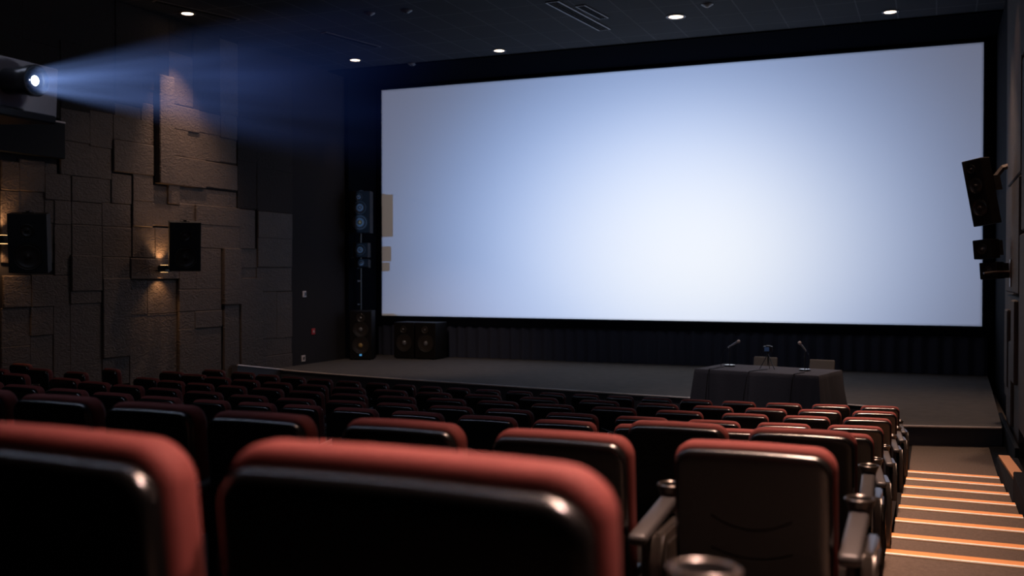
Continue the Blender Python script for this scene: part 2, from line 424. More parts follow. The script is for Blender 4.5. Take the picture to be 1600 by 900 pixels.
def feet(t, w, d):
    for sx in (-1, 1):
        for y in (.05, d-.05):
            bm = NB(); box(bm, sx*(w/2-.07)-.03, sx*(w/2-.07)+.03, y-.02, y+.03, -.03, .001); obj('foot', bm, M['blackgloss'], t)
def hardware(w, h):
    def f(t):
        bm = NB(); box(bm, -.05, .05, .1, .2, h, h+.03, .006); obj('rigging_plate', bm, M['ringm'], t)
    return f
# left tower
YT = 25.5
p = onY(562.5, 364, YT)
cabinet('hanging_speaker', 'tall black three-way speaker hanging left of the screen, highest of the left stack', 'speaker', (p.x, YT, p.z), .30, .58, 1.22, .42,
        [(-.06, .855, .20, 'dustcap'), (0, .60, .33, 'dustcap'), (0, .25, .40, 'dustgold')], extras=hardware(.58, 1.22))
def horn(t):
    bm = NB(); box(bm, -.26, -.2, -.03, .0, -.02, .02); obj('clamp', bm, M['ringm'], t)
p = onY(563, 402, YT)
cabinet('small_speaker', 'small black speaker with a bright centre in the left stack, below the hanging tall one', 'speaker', (p.x, YT, p.z), .28, .44, .42, .34,
        [(0, .52, .36, 'dustcap')], extras=horn)
p = onY(564, 417, YT+.12)
cabinet('small_speaker', 'small black speaker tilted down, lowest of the two small ones in the left stack', 'speaker', (p.x, YT+.12, p.z), .28, .42, .24, .3,
        [(0, .5, .26, 'dustcap')], tilt=-.12)
bm = NB()
pt = onY(563, 340, YT+.5)
tube(bm, [(pt.x, YT+.5, STZ), (pt.x, YT+.5, 5.2)], .04, 8)
for zz in (1.9, 2.6, 3.0, 3.6): tube(bm, [(pt.x, YT+.5, zz), (pt.x, YT+.3, zz)], .03, 6)
tag(obj('speaker_pole', bm, M['blackgloss']), 'thin black pole carrying the stacked speakers left of the screen', 'pole')
def badge(t):
    feet(t, .66, .5)
    bm = NB(); box(bm, -.035, .035, -.008, 0, .09, .15); obj('blue_light', bm, M['bluelamp'], t)
p = onZ(563.5, 562.5, STZ)
cabinet('floor_speaker', 'tall black speaker with a blue light at its foot, standing left of the screen', 'speaker', (p.x, p.y, STZ+.03), .30, .64, 1.40, .5,
        [(0, .85, .21, 'dustcap'), (0, .61, .36, 'dustcap'), (0, .28, .40, 'dustgold')], extras=badge)
def sub_feet(t): feet(t, .62, .7)
for x, lab in ((631, 'left one of the two big black subwoofers side by side on the stage'), (664.5, 'right one of the two big black subwoofers side by side on the stage')):
    q = onY(x, 556, 26.2)
    cabinet('subwoofer', lab, 'speaker', (q.x, 26.2+(0), STZ+.03), .0, .66, 1.04, .75, [(-.02, .80, .17, 'dustcap'), (.02, .42, .40, 'dustcap')], extras=sub_feet, group='subwoofers on the stage')
# right side stack
def arm_to_wall(dx, dy, dz, m='ringm'):
    def f(t):
        bm = NB(); tube(bm, [(.02, .22, dz), (dx, .30+dy, dz-.03)], .02, 8); box(bm, dx-.02, dx+.02, .2+dy, .4+dy, dz-.15, dz+.1); obj('wall_bracket', bm, M[m], t)
    return f
YQ = 18.7
p = onY(1536, 352, YQ)
cabinet('hanging_speaker', 'tall black three-way speaker tilted on the right wall beside the screen edge', 'speaker', (p.x, YQ, p.z), -.55, .34, 1.12, .30,
        [(-.06, .86, .22, 'cone'), (0, .60, .38, 'cone'), (0, .26, .42, 'cone')], roll=-.145, tilt=.10, extras=arm_to_wall(.16, .1, .7))
bm = NB(); a = onY(1556, 276, 20.3); b = onY(1567, 262, 20.3)
tube(bm, [a, b, (1.30, 20.3, b.z+.05)], .05, 4); tag(obj('flap_bracket', bm, M['bracket']), 'small angled grey metal plate on the wall right of the tilted tall speaker', 'bracket')
p = onY(1536, 404, YQ)
cabinet('small_speaker', 'small black box speaker right of the screen, directly under the tilted tall one', 'speaker', (p.x, YQ, p.z), -.50, .32, .32, .28,
        [(0, .5, .28, 'dustcap')], roll=-.09, extras=arm_to_wall(.14, .0, .2))
p = onY(1545, 436, YQ)
cabinet('small_speaker', 'small black box speaker right of the screen, lowest on the right wall', 'speaker', (p.x, YQ, p.z), -.50, .30, .28, .26,
        [(0, .5, .24, 'cone')], roll=-.07, extras=arm_to_wall(.14, .0, .16))
bm = NB(); a = onY(1537, 427, 18.4); b = onY(1558, 424.5, 18.5)
tube(bm, [a, b, (1.17, 18.6, b.z)], .022, 6); box(bm, 1.14, 1.2, 18.5, 18.7, b.z-.25, b.z+.2)
tag(obj('mounting_arm', bm, M['bracket']), 'lit metal mounting arm reaching from the right wall to the lowest small speaker', 'bracket')
# surround speakers on the left wall
def yoke(t):
    bm = NB(); tube(bm, [(0, .4, .55), (-.09, .87, .48)], .05, 8); box(bm, -.18, .0, .84, .89, .32, .65); obj('wall_bracket', bm, M['cabdark'], t)
    bm = NB(); box(bm, -.1, .1, .12, .26, 1.08, 1.10, .005); box(bm, -.03, .03, .1, .3, 1.1, 1.125); obj('rigging_plate', bm, M['ringm'], t)
SP = []
for (x0, x1, yb, yt, lab, sc) in ((20, 69, 427, 342, 'black surround speaker on the left wall nearest the projector', 1), (273, 306, 424, 355, 'black surround speaker on the left wall beside the right wall lamp', 1)):
    q = onX((x0+x1)/2, yb, XL+.80)
    t = cabinet('surround_speaker', lab, 'speaker', q, math.radians(62), .66, 1.08, .42, [(0, .72, .20, 'cone'), (0, .28, .38, 'cone')], m='cabdark', tilt=0, group='surround speakers on the left wall', extras=yoke)
    t.rotation_euler = (math.radians(7), 0, math.radians(45 if x0 > 100 else 38))
    SP.append(t)

# wall lamps (sconces)
for i, (x, y, lab) in enumerate(((6, 372, 'small black up-and-down wall lamp glowing left of the first surround speaker'), (257, 418, 'small black up-and-down wall lamp glowing left of the second surround speaker'))):
    q = onX(x, y, XL+.19)
    t = thing('wall_lamp', lab, 'wall lamp', q, 0, 'glowing lamps on the left wall')
    bm = NB(); box(bm, -.09, .09, -.10, .10, -.10, .05, .015, 2); box(bm, -.16, -.08, -.06, .06, -.08, .03); obj('lamp_body', bm, M['sconce'], t)
    for nm, zz in (('upper_lamp', .052), ('lower_lamp', -.106)):
        bm = NB(); box(bm, -.06, .04, -.06, .06, zz, zz+.004); obj(nm, bm, M['sconcelamp'], t)
    for sgn, e_ in ((1, 17), (-1, 11)):
        L = bpy.data.lights.new('lamp_spot', 'SPOT'); L.energy = e_*2.8; L.color = (1, .56, .26); L.spot_size = math.radians(105); L.spot_blend = .8; L.shadow_soft_size = .03
        lo = bpy.data.objects.new('lamp_spot', L); C.objects.link(lo); lo.location = (q.x-.01, q.y, q.z + (.075 if sgn > 0 else -.125))
        lo.rotation_euler = (0, math.radians(0), 0) if sgn < 0 else (PI, 0, 0)

# switches on the plain wall
def plate(x, y, lab, kind):
    q = onX(x, y, XL)
    t = thing('wall_switch' if kind != 'red' else 'call_point', lab, 'switch' if kind != 'red' else 'alarm', (XL+.001, q.y, q.z))
    bm = NB(); s = .085; box(bm, 0, .02, -s, s, -s, s, .006); obj('face_plate', bm, M['white'] if kind != 'red' else M['red'], t)
    bm = NB()
    if kind == 'rocker': box(bm, .018, .03, .0, .06, -.05, .05)
    elif kind == 'socket': box(bm, .018, .028, -.02, .0, -.045, .045); box(bm, .018, .028, .02, .04, -.045, .045)
    else: box(bm, .018, .03, -.03, .03, -.03, .03)
    obj('rocker' if kind == 'rocker' else ('socket' if kind == 'socket' else 'glass'), bm, M['blackgloss'] if kind != 'red' else M['white'], t)
plate(475, 459.5, 'ivory wall switch on the dark wall left of the speaker stack', 'rocker')
plate(489, 518, 'small red call point on the dark wall left of the stage', 'red')
plate(473.5, 560, 'ivory socket low on the dark wall at the left end of the stage', 'socket')

# ------------------------------------------------------------------ downlights and ceiling fittings
def down(x, y, lab, on=True, r=.13):
    q = onZ(x, y, ZC)
    t = thing('downlight', lab, 'ceiling light', (q.x, q.y, ZC), 0, 'ceiling downlights')
    bm = NB(); lathe(bm, [(r*1.0, -.002), (r*1.35, -.002), (r*1.4, -.015), (r*1.3, -.022), (r*1.0, -.02)], 24); obj('trim_ring', bm, M['dl_rim'], t, True)
    bm = NB(); lathe(bm, [(0, -.012), (r*.99, -.012), (r*.99, -.004), (0, -.004)], 20); obj('lamp', bm, M['dl_on'] if on else M['ringm'], t)
    return q
DL = [down(293, 20.5, 'lit downlight in the ceiling nearest the left wall above the light beam'),
      down(555, 93.3, 'lit downlight in the ceiling just above the top left corner of the screen'),
      down(780, 78.5, 'lit downlight in the ceiling above the left half of the screen'),
      down(1056, 25.5, 'lit downlight in the ceiling above the middle of the screen', r=.16),
      down(1391, 18, 'lit downlight in the ceiling above the right end of the screen')]
def slotbox(x0, y0, x1, y1, wd, lab, name='ceiling_vent', cat='vent'):
    a, b = onZ(x0, y0, ZC), onZ(x1, y1, ZC)
    c = (a+b)/2; d = b-a; L = d.length/2
    t = thing(name, lab, cat, (c.x, c.y, ZC-.001), math.atan2(d.y, d.x))
    bm = NB(); box(bm, -L, L, -wd, wd, -.02, 0, .004); obj('vent_frame', bm, M['dl_rim'], t)
    bm = NB()
    for k in (-.5, 0, .5): box(bm, -L+.04, L-.04, wd*k-.02*wd/.1, wd*k+.02*wd/.1, -.026, -.019)
    obj('grille', bm, M['black'], t)
slotbox(862, 2, 945, 46, .16, 'long dark ventilation slot in the ceiling above the middle of the screen')
slotbox(906, 8, 944, 28, .12, 'short ventilation grille in the ceiling beside the long slot')
slotbox(505, 50, 592, 73, .10, 'narrow linear vent in the ceiling left of the screen')
slotbox(240, 0, 372, 30, .08, 'narrow linear vent in the ceiling close to the nearest left downlight')
for x, y, lab in ((1105, 6.5, 'small dark round fitting in the ceiling near the top edge above the screen'), (635, 16, 'small dark disc on the ceiling, right one of the left pair'), (577, 20, 'small dark disc on the ceiling, left one of the left pair'), (644, 99, 'tiny pale disc on the ceiling above the left part of the screen')):
    q = onZ(x, y, ZC); t = thing('smoke_detector', lab, 'detector', (q.x, q.y, ZC))
    bm = NB(); lathe(bm, [(0, -.06), (.06, -.058), (.10, -.03), (.13, -.012), (.13, 0), (0, 0)], 20); obj('housing', bm, M['dl_rim'], t, True)
    bm = NB(); lathe(bm, [(0, -.075), (.03, -.07), (.035, -.05)], 12); obj('sensor', bm, M['white'] if x == 1105 else M['ringm'], t, True)

# ------------------------------------------------------------------ table group on the stage
TZ = 1.01
FL, FR, BL, BR = [onZ(x, y, TZ) for x, y in ((1098, 577), (1286, 588), (1122, 567), (1306, 578))]
def table_group():
    # table under the cloth
    ctr = (FL+FR+BL+BR)/4; ax = (FR-FL).normalized(); ay = Vector((-ax.y, ax.x, 0))
    hl = ((FR-FL).length/2+(BR-BL).length/2)/2; hd = min(abs((BL-FL).dot(ay)), abs((BR-FR).dot(ay)))/2
    rot = math.atan2(ax.y, ax.x)
    t = thing('folding_table', 'long table on the stage, hidden under the dark grey cloth', 'table', (ctr.x, ctr.y, STZ), rot)
    bm = NB(); box(bm, -hl+.01, hl-.01, -hd+.01, hd-.01, TZ-STZ-.03, TZ-STZ-.006); obj('tabletop', bm, M['chairb'], t)
    for sx in (-1, 1):
        for sy in (-1, 1):
            bm = NB(); tube(bm, [(sx*(hl-.1), sy*(hd-.1), .0), (sx*(hl-.1), sy*(hd-.1), TZ-STZ-.03)], .018, 8); obj('leg', bm, M['blackgloss'], t)
    # cloth: top plus flared, folded skirt
    bm = NB(); H = TZ-STZ; per = []
    def side(a, b, n):
        for i in range(n): per.append((a[0]+(b[0]-a[0])*i/n, a[1]+(b[1]-a[1])*i/n))
    side((-hl, -hd), (hl, -hd), 60); side((hl, -hd), (hl, hd), 22); side((hl, hd), (-hl, hd), 60); side((-hl, hd), (-hl, -hd), 22)
    rnd = random.Random(4)
    def folds(s, corner):
        v = 0
        for f_, a_, p_ in ((3.1, .020, .4), (7.3, .014, 1.9), (13.7, .008, .7)): v += a_*math.sin(s*f_*1.3+p_)
        for c0, w, am in ((-.18*hl, .05, -.07), (.62*hl, .045, -.05), (-.72*hl, .05, -.05), (.88*hl, .04, .04), (-.05*hl, .05, .04), (9.3, .07, -.06), (8.6, .07, .05), (9.9, .08, .05)): v += am*math.exp(-((s-c0)/w)**2)
        return v
    rings = []
    for j, tz in enumerate((0, .03, .12, .3, .5, .7, .88, 1)):
        rg = []
        for x, y in per:
            ex = min(1, max(0, (abs(x)-hl+.25)/.25)) ; cx = 1 if x > 0 else -1
            nx = (1 if x >= hl-1e-6 else (-1 if x <= -hl+1e-6 else 0)); ny = (1 if y >= hd-1e-6 else (-1 if y <= -hd+1e-6 else 0))
            s = x if ny else y*1.7+9*nx
            corner = 1 if (nx and ny) else 0
            fl = (.012 + (.07*tz if nx else .03*tz) + folds(s, corner)*tz**.8)
            r = .012 if j == 0 else fl
            rg.append(bm.verts.new((x+nx*max(r, .006)*(1 if j else 0), y+ny*max(r, .006)*(1 if j else 0), H-(.0 if j == 0 else .004)-tz*(H-.006))))
        rings.append(rg)
    n = len(per)
    for k in range(len(rings)-1):
        for i in range(n): bm.faces.new((rings[k][i], rings[k][(i+1) % n], rings[k+1][(i+1) % n], rings[k+1][i]))
    bm.faces.new(rings[0])
    o = obj('tablecloth', bm, M['cloth'], smooth=True); o.location = (ctr.x, ctr.y, STZ); o.rotation_euler = (0, 0, rot)
    tag(o, 'dark grey cloth draped over the long table on the stage', 'tablecloth')
    return ctr, rot, hl, hd
TC, TROT, THL, THD = table_group()
# microphones
def mic(name, xb, yb, xt, yt, xh, yh, cable, lab):
    b = onZ(xb, yb, TZ); dist = b.y
    P = lambda x, y, dy=0: onY(x, y, dist+dy)
    t = thing('microphone', lab, 'microphone', (b.x, b.y, TZ+.006), 0, 'desktop microphones on the covered table')
    O = Vector((b.x, b.y, TZ+.006))
    bm = NB(); lathe(bm, [(0, 0), (.105, 0), (.108, .012), (.10, .024), (.02, .03), (0, .03)], 28); obj('base', bm, M['blackgloss'], t, True)
    bm = NB(); lathe(bm, [(.0, .031), (.092, .0275), (.0, .033)], 28); obj('base_cap', bm, M['chrome'], t, True)
    top = P(xt, yt)-O
    bm = NB(); tube(bm, [(0, 0, .02), (0, 0, top.z-.05), (top.x, top.y, top.z)], .010, 8); tube(bm, [(0, 0, top.z-.13), (0, 0, top.z-.09)], .016, 8); obj('stand', bm, M['blackgloss'], t, True)
    h = P(xh[0], xh[1])-O; tl_ = P(yh[0], yh[1])-O
    bm = NB(); tube(bm, [tl_, tl_+(h-tl_)*.15, h-(h-tl_)*.12], [.010, .013, .02], 10); obj('handle', bm, M['chrome'], t, True)
    bm = NB(); bmesh.ops.create_uvsphere(bm, u_segments=16, v_segments=10, radius=.034); bmesh.ops.translate(bm, verts=bm.verts[:], vec=h); obj('grille', bm, M['mesh'], t, True)
    bm = NB(); pts = [P(x, y)-O for x, y in cable]; pts[0] = tl_
    sm = []
    for i in range(len(pts)-1):
        p0, p1, p2, p3 = pts[max(i-1, 0)], pts[i], pts[i+1], pts[min(i+2, len(pts)-1)]
        for k in range(5):
            u = k/5; sm.append(.5*((2*p1)+(p2-p0)*u+(2*p0-5*p1+4*p2-p3)*u*u+(3*p1-p0-3*p2+p3)*u**3))
    sm.append(pts[-1]); sm[-1].z = .004
    tube(bm, sm, .006, 6); obj('cable', bm, M['blackgloss'], t, True)
mic('l', 1140, 572.5, 1138.5, 543.5, (1154, 533.5), (1137, 543), [(1137, 543), (1131, 549), (1127.5, 558), (1126.5, 567), (1127, 575)], 'left of the two desktop microphones on the covered table, pointing right')
mic('r', 1257.5, 579.5, 1258.5, 549.5, (1249.5, 536), (1259.5, 548.5), [(1259.5, 548.5), (1264, 555), (1265, 565), (1263, 573), (1260, 578)], 'right of the two desktop microphones on the covered table, pointing left')
# camera on mini tripod
b = onZ(1199.5, 577, TZ)
t = thing('tripod_camera', 'small camera on a mini tripod in the middle of the covered table', 'camera', (b.x, b.y, TZ+.006))
Hc = (onY(1199, 553, b.y).z-TZ); Hb = (onY(1199, 546, b.y).z-TZ)
for ang in (200, 335, 85):
    a = math.radians(ang); bm = NB(); tube(bm, [(0, 0, Hc-.01), (.15*math.cos(a), .15*math.sin(a), .0)], [.010, .006], 8); obj('leg', bm, M['blackgloss'], t)
bm = NB(); tube(bm, [(0, 0, .07), (0, 0, Hc+.03)], .009, 8); tube(bm, [(0, 0, Hc), (0, 0, Hc+.03)], .02, 8); obj('centre_column', bm, M['blackgloss'], t)
bm = NB(); box(bm, -.085, .085, -.03, .04, Hc+.03, Hc+.14, .008, 2); box(bm, -.03, .05, -.02, .03, Hc+.14, Hc+.155, .004); bo = obj('camera_body', bm, M['blackgloss'], t)
bm = NB(); box(bm, -.06, .03, -.034, -.029, Hc+.045, Hc+.125); obj('display', bm, mat('camera_display', (.03, .05, .09), .2, emis=(.05, .09, .2), es=.15), bo)
bm = NB(); lathe(bm, [(.04, 0), (.04, .05), (.034, .06), (0, .055)], 16, Matrix.Translation((0, .04, Hc+.085)) @ Matrix.Rotation(-PI/2, 4, 'X')); obj('lens', bm, M['blackgloss'], bo, True)
# cables that run over the front of the cloth
for x0, y0, x1, y1, lab in ((1131, 574, 1126, 628, 'thin dark cable falling over the left front of the tablecloth'), (1199, 578, 1183, 628, 'thin dark cable falling over the middle front of the tablecloth'), (1257, 583, 1249, 632, 'thin dark cable falling over the right front of the tablecloth')):
    ax = Vector((math.cos(TROT), math.sin(TROT), 0)); ay = Vector((-ax.y, ax.x, 0))
    s = onZ(x0, y0, TZ); u = (s-TC).dot(ax); v = (s-TC).dot(ay)
    du = ((x1-x0)*.012)
    W = lambda u_, v_, z: Vector((TC.x, TC.y, 0)) + ax*u_ + ay*v_ + Vector((0, 0, z))
    bm = NB(); tube(bm, [W(u, v, TZ+.012), W(u+du*.4, (v-THD)/2, TZ+.012), W(u+du*.7, -THD-.02, TZ+.010), W(u+du*.8, -THD-.075, TZ-.10), W(u+du, -THD-.12, STZ+.25), W(u+du, -THD-.15, STZ+.01)], .007, 6)
    tag(obj('cable', bm, M['cab'], smooth=True), lab, 'cable')
# two chairs behind the table
for i, (x0, x1, y, lab) in enumerate(((1171, 1211, 557.5, 'taupe chair behind the covered table, its back showing left of the small camera'), (1259, 1299, 562, 'taupe chair behind the right end of the covered table'))):
    zt = 1.10
    c = onZ((x0+x1)/2, y, zt)
    if i == 0:
        t = thing('conference_chair', '', 'chair')
        bm = NB(); slab(bm, .25, .45, zt-STZ, .03, .20, .25, .015, lean=-.12); obj('backrest', bm, M['chairb'], t, True)
        bm = NB(); box(bm, -.24, .24, -.24, .22, .40, .46, .02, 2); obj('seat', bm, M['chairb'], t)
        for sx in (-1, 1):
            for sy in (-1, 1):
                bm = NB(); tube(bm, [(sx*.21, sy*.2, 0), (sx*.20, sy*.19, .41)], .014, 8); obj('leg', bm, M['blackgloss'], t)
        ch0 = t
    else: t = copy_tree(ch0)
    c = Vector((c.x, c.y, 0))
    t.location = (c.x+.02, c.y-.2, STZ); t.rotation_euler = (0, 0, TROT)
    tag(t, lab, 'chair', 'chairs behind the covered table')

# ------------------------------------------------------------------ projector and beam
AZ = math.radians(88)
q = CP + ray(57, 126)*6.5
pr = thing('film_projector', 'grey film projector with a glowing lens at the upper left above the seats', 'projector', q, PI/2-AZ)
pr.rotation_euler = (0, math.radians(3), PI/2-AZ)
bm = NB(); box(bm, -.85, -.25, -.34, .40, -.165, .14, .012, 2); obj('casing', bm, M['proj'], pr)
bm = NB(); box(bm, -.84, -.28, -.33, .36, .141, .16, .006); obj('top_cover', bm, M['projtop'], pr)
bm = NB(); box(bm, -.27, -.235, -.355, .415, -.18, .155, .008); obj('front_plate', bm, M['proj'], pr)
rot = Matrix.Rotation(PI/2, 4, 'Y')
bm = NB(); lathe(bm, [(.085, -.24), (.088, -.12), (.092, -.11), (.092, -.05), (.100, -.045), (.102, 0), (.095, .004), (.088, -.004), (.080, -.02), (.070, -.035)], 36, rot); lb = obj('lens_barrel', bm, M['blackgloss'], pr, True)
bm = NB(); lathe(bm, [(.071, -.033), (.06, -.02), (.03, -.012), (0, -.010)], 30, rot); obj('lens_glass', bm, M['glassl'], lb, True)
bm = NB(); lathe(bm, [(0, -.004), (.022, -.006), (.031, -.012)], 24, rot); obj('lamp_glow', bm, M['lampon'], lb, True)
bm = NB(); box(bm, -.95, -.12, -.26, .30, -.24, -.185, .01); box(bm, -.5, -.2, -.1, .1, -.20, -.165, .005)
for yy in (-.2, .22): tube(bm, [(-.3, yy, -.19), (-.3, yy, -.15)], .02, 8)
obj('mounting_tray', bm, M['blackgloss'], pr)
bm = NB(); tube(bm, [(-.93, 0, -.21), (-1.1, 0, -.21), (-1.1, 0, 8.6-q.z)], .035, 8); obj('ceiling_pole', bm, M['blackgloss'], pr)

def beam():
    m = bpy.data.materials.new('light_beam_haze'); m.use_nodes = True; nt = m.node_tree
    for n in list(nt.nodes):
        if n.type != 'OUTPUT_MATERIAL': nt.nodes.remove(n)
    out = [n for n in nt.nodes if n.type == 'OUTPUT_MATERIAL'][0]
    N = nt.nodes.new; Lk = nt.links.new
    def math_(op, a, b=None, clamp=False):
        n = N('ShaderNodeMath'); n.operation = op; n.use_clamp = clamp
        for i, v in enumerate((a, b)):
            if v is None: continue
            if isinstance(v, (int, float)): n.inputs[i].default_value = v
            else: Lk(v, n.inputs[i])
        return n.outputs[0]
    tc = N('ShaderNodeTexCoord'); sp = N('ShaderNodeSeparateXYZ'); Lk(tc.outputs['Object'], sp.inputs[0])
    x, y, z = sp.outputs
    d = math_('ADD', x, .45)                                       # distance from the optical centre
    ry = math_('DIVIDE', y, d); rz = math_('DIVIDE', z, d)
    r = math_('SQRT', math_('ADD', math_('MULTIPLY', ry, ry), math_('MULTIPLY', rz, rz)))
    edge = N('ShaderNodeMapRange'); edge.interpolation_type = 'SMOOTHSTEP'
    Lk(r, edge.inputs[0]); edge.inputs[1].default_value = .212; edge.inputs[2].default_value = .10; edge.inputs[3].default_value = 0; edge.inputs[4].default_value = 1
    cb = N('ShaderNodeCombineXYZ'); Lk(math_('MULTIPLY', ry, .6), cb.inputs[1]); Lk(rz, cb.inputs[2]); Lk(math_('MULTIPLY', x, .06), cb.inputs[0])
    ns = N('ShaderNodeTexNoise'); ns.inputs['Scale'].default_value = 13; ns.inputs['Detail'].default_value = 1.5; Lk(cb.outputs[0], ns.inputs['Vector'])
    st = N('ShaderNodeMapRange'); Lk(ns.outputs['Fac'], st.inputs[0]); st.inputs[1].default_value = .35; st.inputs[2].default_value = .65; st.inputs[3].default_value = .45; st.inputs[4].default_value = 1.5
    fall = math_('POWER', math_('ADD', math_('MULTIPLY', x, 1.25), .55), -2.1)
    endf = N('ShaderNodeMapRange'); endf.interpolation_type = 'SMOOTHSTEP'; Lk(x, endf.inputs[0]); endf.inputs[1].default_value = 3.0; endf.inputs[2].default_value = 1.2; endf.inputs[3].default_value = 0; endf.inputs[4].default_value = 1
    s = math_('MULTIPLY', math_('MULTIPLY', math_('MULTIPLY', edge.outputs[0], st.outputs[0]), fall), math_('MULTIPLY', endf.outputs[0], BEAM))
    cr = N('ShaderNodeValToRGB'); Lk(math_('MULTIPLY', x, .4), cr.inputs[0])
    cr.color_ramp.elements[0].color = (.24, .39, .88, 1); cr.color_ramp.elements[1].color = (.03, .09, .55, 1)
    em = N('ShaderNodeEmission'); Lk(s, em.inputs['Strength']); Lk(cr.outputs[0], em.inputs['Color'])
    Lk(em.outputs[0], out.inputs['Volume'])
    bm = NB(); L = 3.0
    lathe(bm, [(0, .0), (.45*.215, 0), ((L+.45)*.215, L), (0, L)], 32, rot)
    o = obj('light_beam', bm, m)
    o.location = q + Vector((.012, 0, 0)); o.rotation_euler = (0, math.radians(3.5), PI/2-math.radians(84))
    tag(o, 'hazy blue light beam widening to the right from the projector lens', 'light beam')
BEAM = .98
beam()

# ------------------------------------------------------------------ seats
SEAT_LABEL = 'maroon cinema seat with glossy black shell back'
def make_seat():
    t = thing('theatre_chair', '', 'seat')
    bm = NB(); slab(bm, .300, .34, .955, .075, .018, .110, .028, lean=.10, crown=.006); obj('backrest', bm, M['fabric'], t, True)
    bm = NB(); slab(bm, .289, .28, .934, .064, -.026, .035, .024, lean=.10, crown=.006, zref=.955)
    obj('back_shell', bm, M['shell'], t, True)
    bm = NB()
    for z0_, dz in ((.70, .045), (.58, .03)):
        pts = []
        for i in range(17):
            x = -.15+.30*i/16; z = z0_-dz*(1-(x/.15)**2); pts.append((x, -.0265+.10*(.955-z), z))
        tube(bm, pts, .0035, 6)
    obj('back_seam', bm, M['shell'], t, True)
    bm = NB(); slab(bm, .25, .36, .60, .07, .15, .25, .04, lean=-.05); obj('seat_cushion', bm, M['fabric'], t, True)
    bm = NB(); box(bm, -.24, .24, .25, .27, .36, .58, .01); box(bm, -.30, .30, .15, .20, .40, .44, .005); obj('seat_base', bm, M['shell'], t)
    arm = NB(); box(arm, -.039, .039, -.05, .45, .620, .665, .018, 3)
    for v in arm.verts: v.co.z -= .05*(.45-v.co.y)/.5
    ao = obj('armrest', arm, M['arm'], t, True); ao.location = (.35, 0, 0)
    c = NB(); mt = Matrix.Translation((0, .47, 0))
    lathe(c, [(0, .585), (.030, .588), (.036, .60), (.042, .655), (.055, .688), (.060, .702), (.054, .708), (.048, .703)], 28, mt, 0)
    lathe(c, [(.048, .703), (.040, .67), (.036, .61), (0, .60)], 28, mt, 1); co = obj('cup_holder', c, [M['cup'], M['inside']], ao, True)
    s = NB(); box(s, -.022, .022, .08, .36, .0, .626, .012, 2); box(s, -.04, .04, .06, .40, 0, .02, .004); so = obj('standard', s, M['steel'], t, True); so.location = (.35, 0, 0)
    return t
def end_panel(t, x):
    bm = NB(); pts = []
    for yy, zz in ((.02, .05), (.0, .5), (.05, .60), (.35, .60), (.46, .52), (.42, .3), (.40, .05)): pts.append((yy, zz))
    a = [bm.verts.new((x-.015, y_, z_)) for y_, z_ in pts]; b = [bm.verts.new((x+.03, y_, z_)) for y_, z_ in pts]; n = len(pts)
    for i in range(n): bm.faces.new((a[i], a[(i+1) % n], b[(i+1) % n], b[i]))
    bm.faces.new(a); bm.faces.new(b)
    bmesh.ops.bevel(bm, geom=bm.edges[:], offset=.008, segments=2, affect='EDGES')
    tube(bm, [(x+.034, .08, .12), (x+.034, .05, .48), (x+.034, .10, .55), (x+.034, .32, .55), (x+.034, .39, .48), (x+.034, .35, .12)], .007, 6)
    obj('end_panel', bm, M['cup'], t, True)
POS = {
1:[(385.6,586.9),(425,591),(467,593.8),(510,597),(557,600.6),(602,603.5),(644,606.5),(682,608.8),(726,611),(775,614),(825,617),(876,620),(929,622),(982,625),(1041,627.5),(1107,630),(1176,633),(1249,635),(1325,636.6),(1402.5,638.4)],
2:[(271,586.6),(304.4,591.2),(338,596),(383,600),(441,604.4),(496,607),(553,611.6),(626,616),(699,620),(760.6,622),(865,627.5),(965.6,632.8),(1060,637.5),(1142,641.5),(1225,644.6),(1311,645.6),(1398,647)],
3:[(214,599),(255,603.8),(300,607.5),(357,611),(418,614.6),(484,619.4),(556,624),(638,626.5),(717,629),(802.5,633),(890,639),(974,643),(1106,650),(1200,654),(1293,657),(1389,659)],
4:[(102,598.4),(152,604.6),(203,609.8),(257.5,614.6),(322.5,620),(400,627),(478,632),(557,633.5),(640.6,637.8),(730,641.9),(822,647),(920.6,654.6),(1042.5,660.4),(1154,666),(1263,670),(1375.6,673.4)],
5:[(4,601),(61,609),(127,615.4),(196,622.5),(266,628),(347,635.5),(414,639),(485,642),(575.6,647.5),(679,654),(794,661.6),(920,668.8),(1050.6,676.6),(1207.5,684.6),(1357,690.6)],
7:[(-10,624),(126,636),(285,650),(460,667),(696,681),(962,701),(1285,722)],
8:[(195,730),(875,781)],
}
EXTRA = [  # seats beyond the rows at the left wall: x, y of the highlight, drop, turn, row
 (343.5, 582, 1.95, -4, 1), (178, 581, 1.84, -18, 2), (127.5, 586, 1.75, -6, 3), (70, 581, 1.64, -6, 4), (39.7, 573, 1.64, -8, 4), (32.5, 590, 1.42, -6, 5), (2, 582, 1.42, -6, 5)]
seats = []
for k, L in POS.items():
    h = ROWS[k][1]; W = [onZ(x, y, CZ-h) for x, y in L]
    for _ in range(2 if k < 5 else 1):
        X = [p.x for p in W]
        for i in range(1, len(W)-1):
            if k < 6: W[i].x = .25*X[i-1]+.5*X[i]+.25*X[i+1]
    for i, p in enumerate(W):
        gaps = []
        if i: gaps.append((p-W[i-1]).length)
        if i+1 < len(W): gaps.append((W[i+1]-p).length)
        g = min(gaps)
        y = .35*p.y + .65*(ROWS[k][0]+cv(p.x)) if k < 7 else p.y
        seats.append((k, p.x, y, CZ-h, math.atan(dcv(p.x))*(1 if p.x > -5 else .45) if k < 7 else (0 if k == 7 else -.03), max(.70, min(1.0, g/.765)) if k < 8 else 1.19, i == len(W)-1))
for j in range(2): seats.append((6, -.44-.72*j, ROWS[6][0]+.2, CZ-ROWS[6][1], .03, 1.0, j == 0))
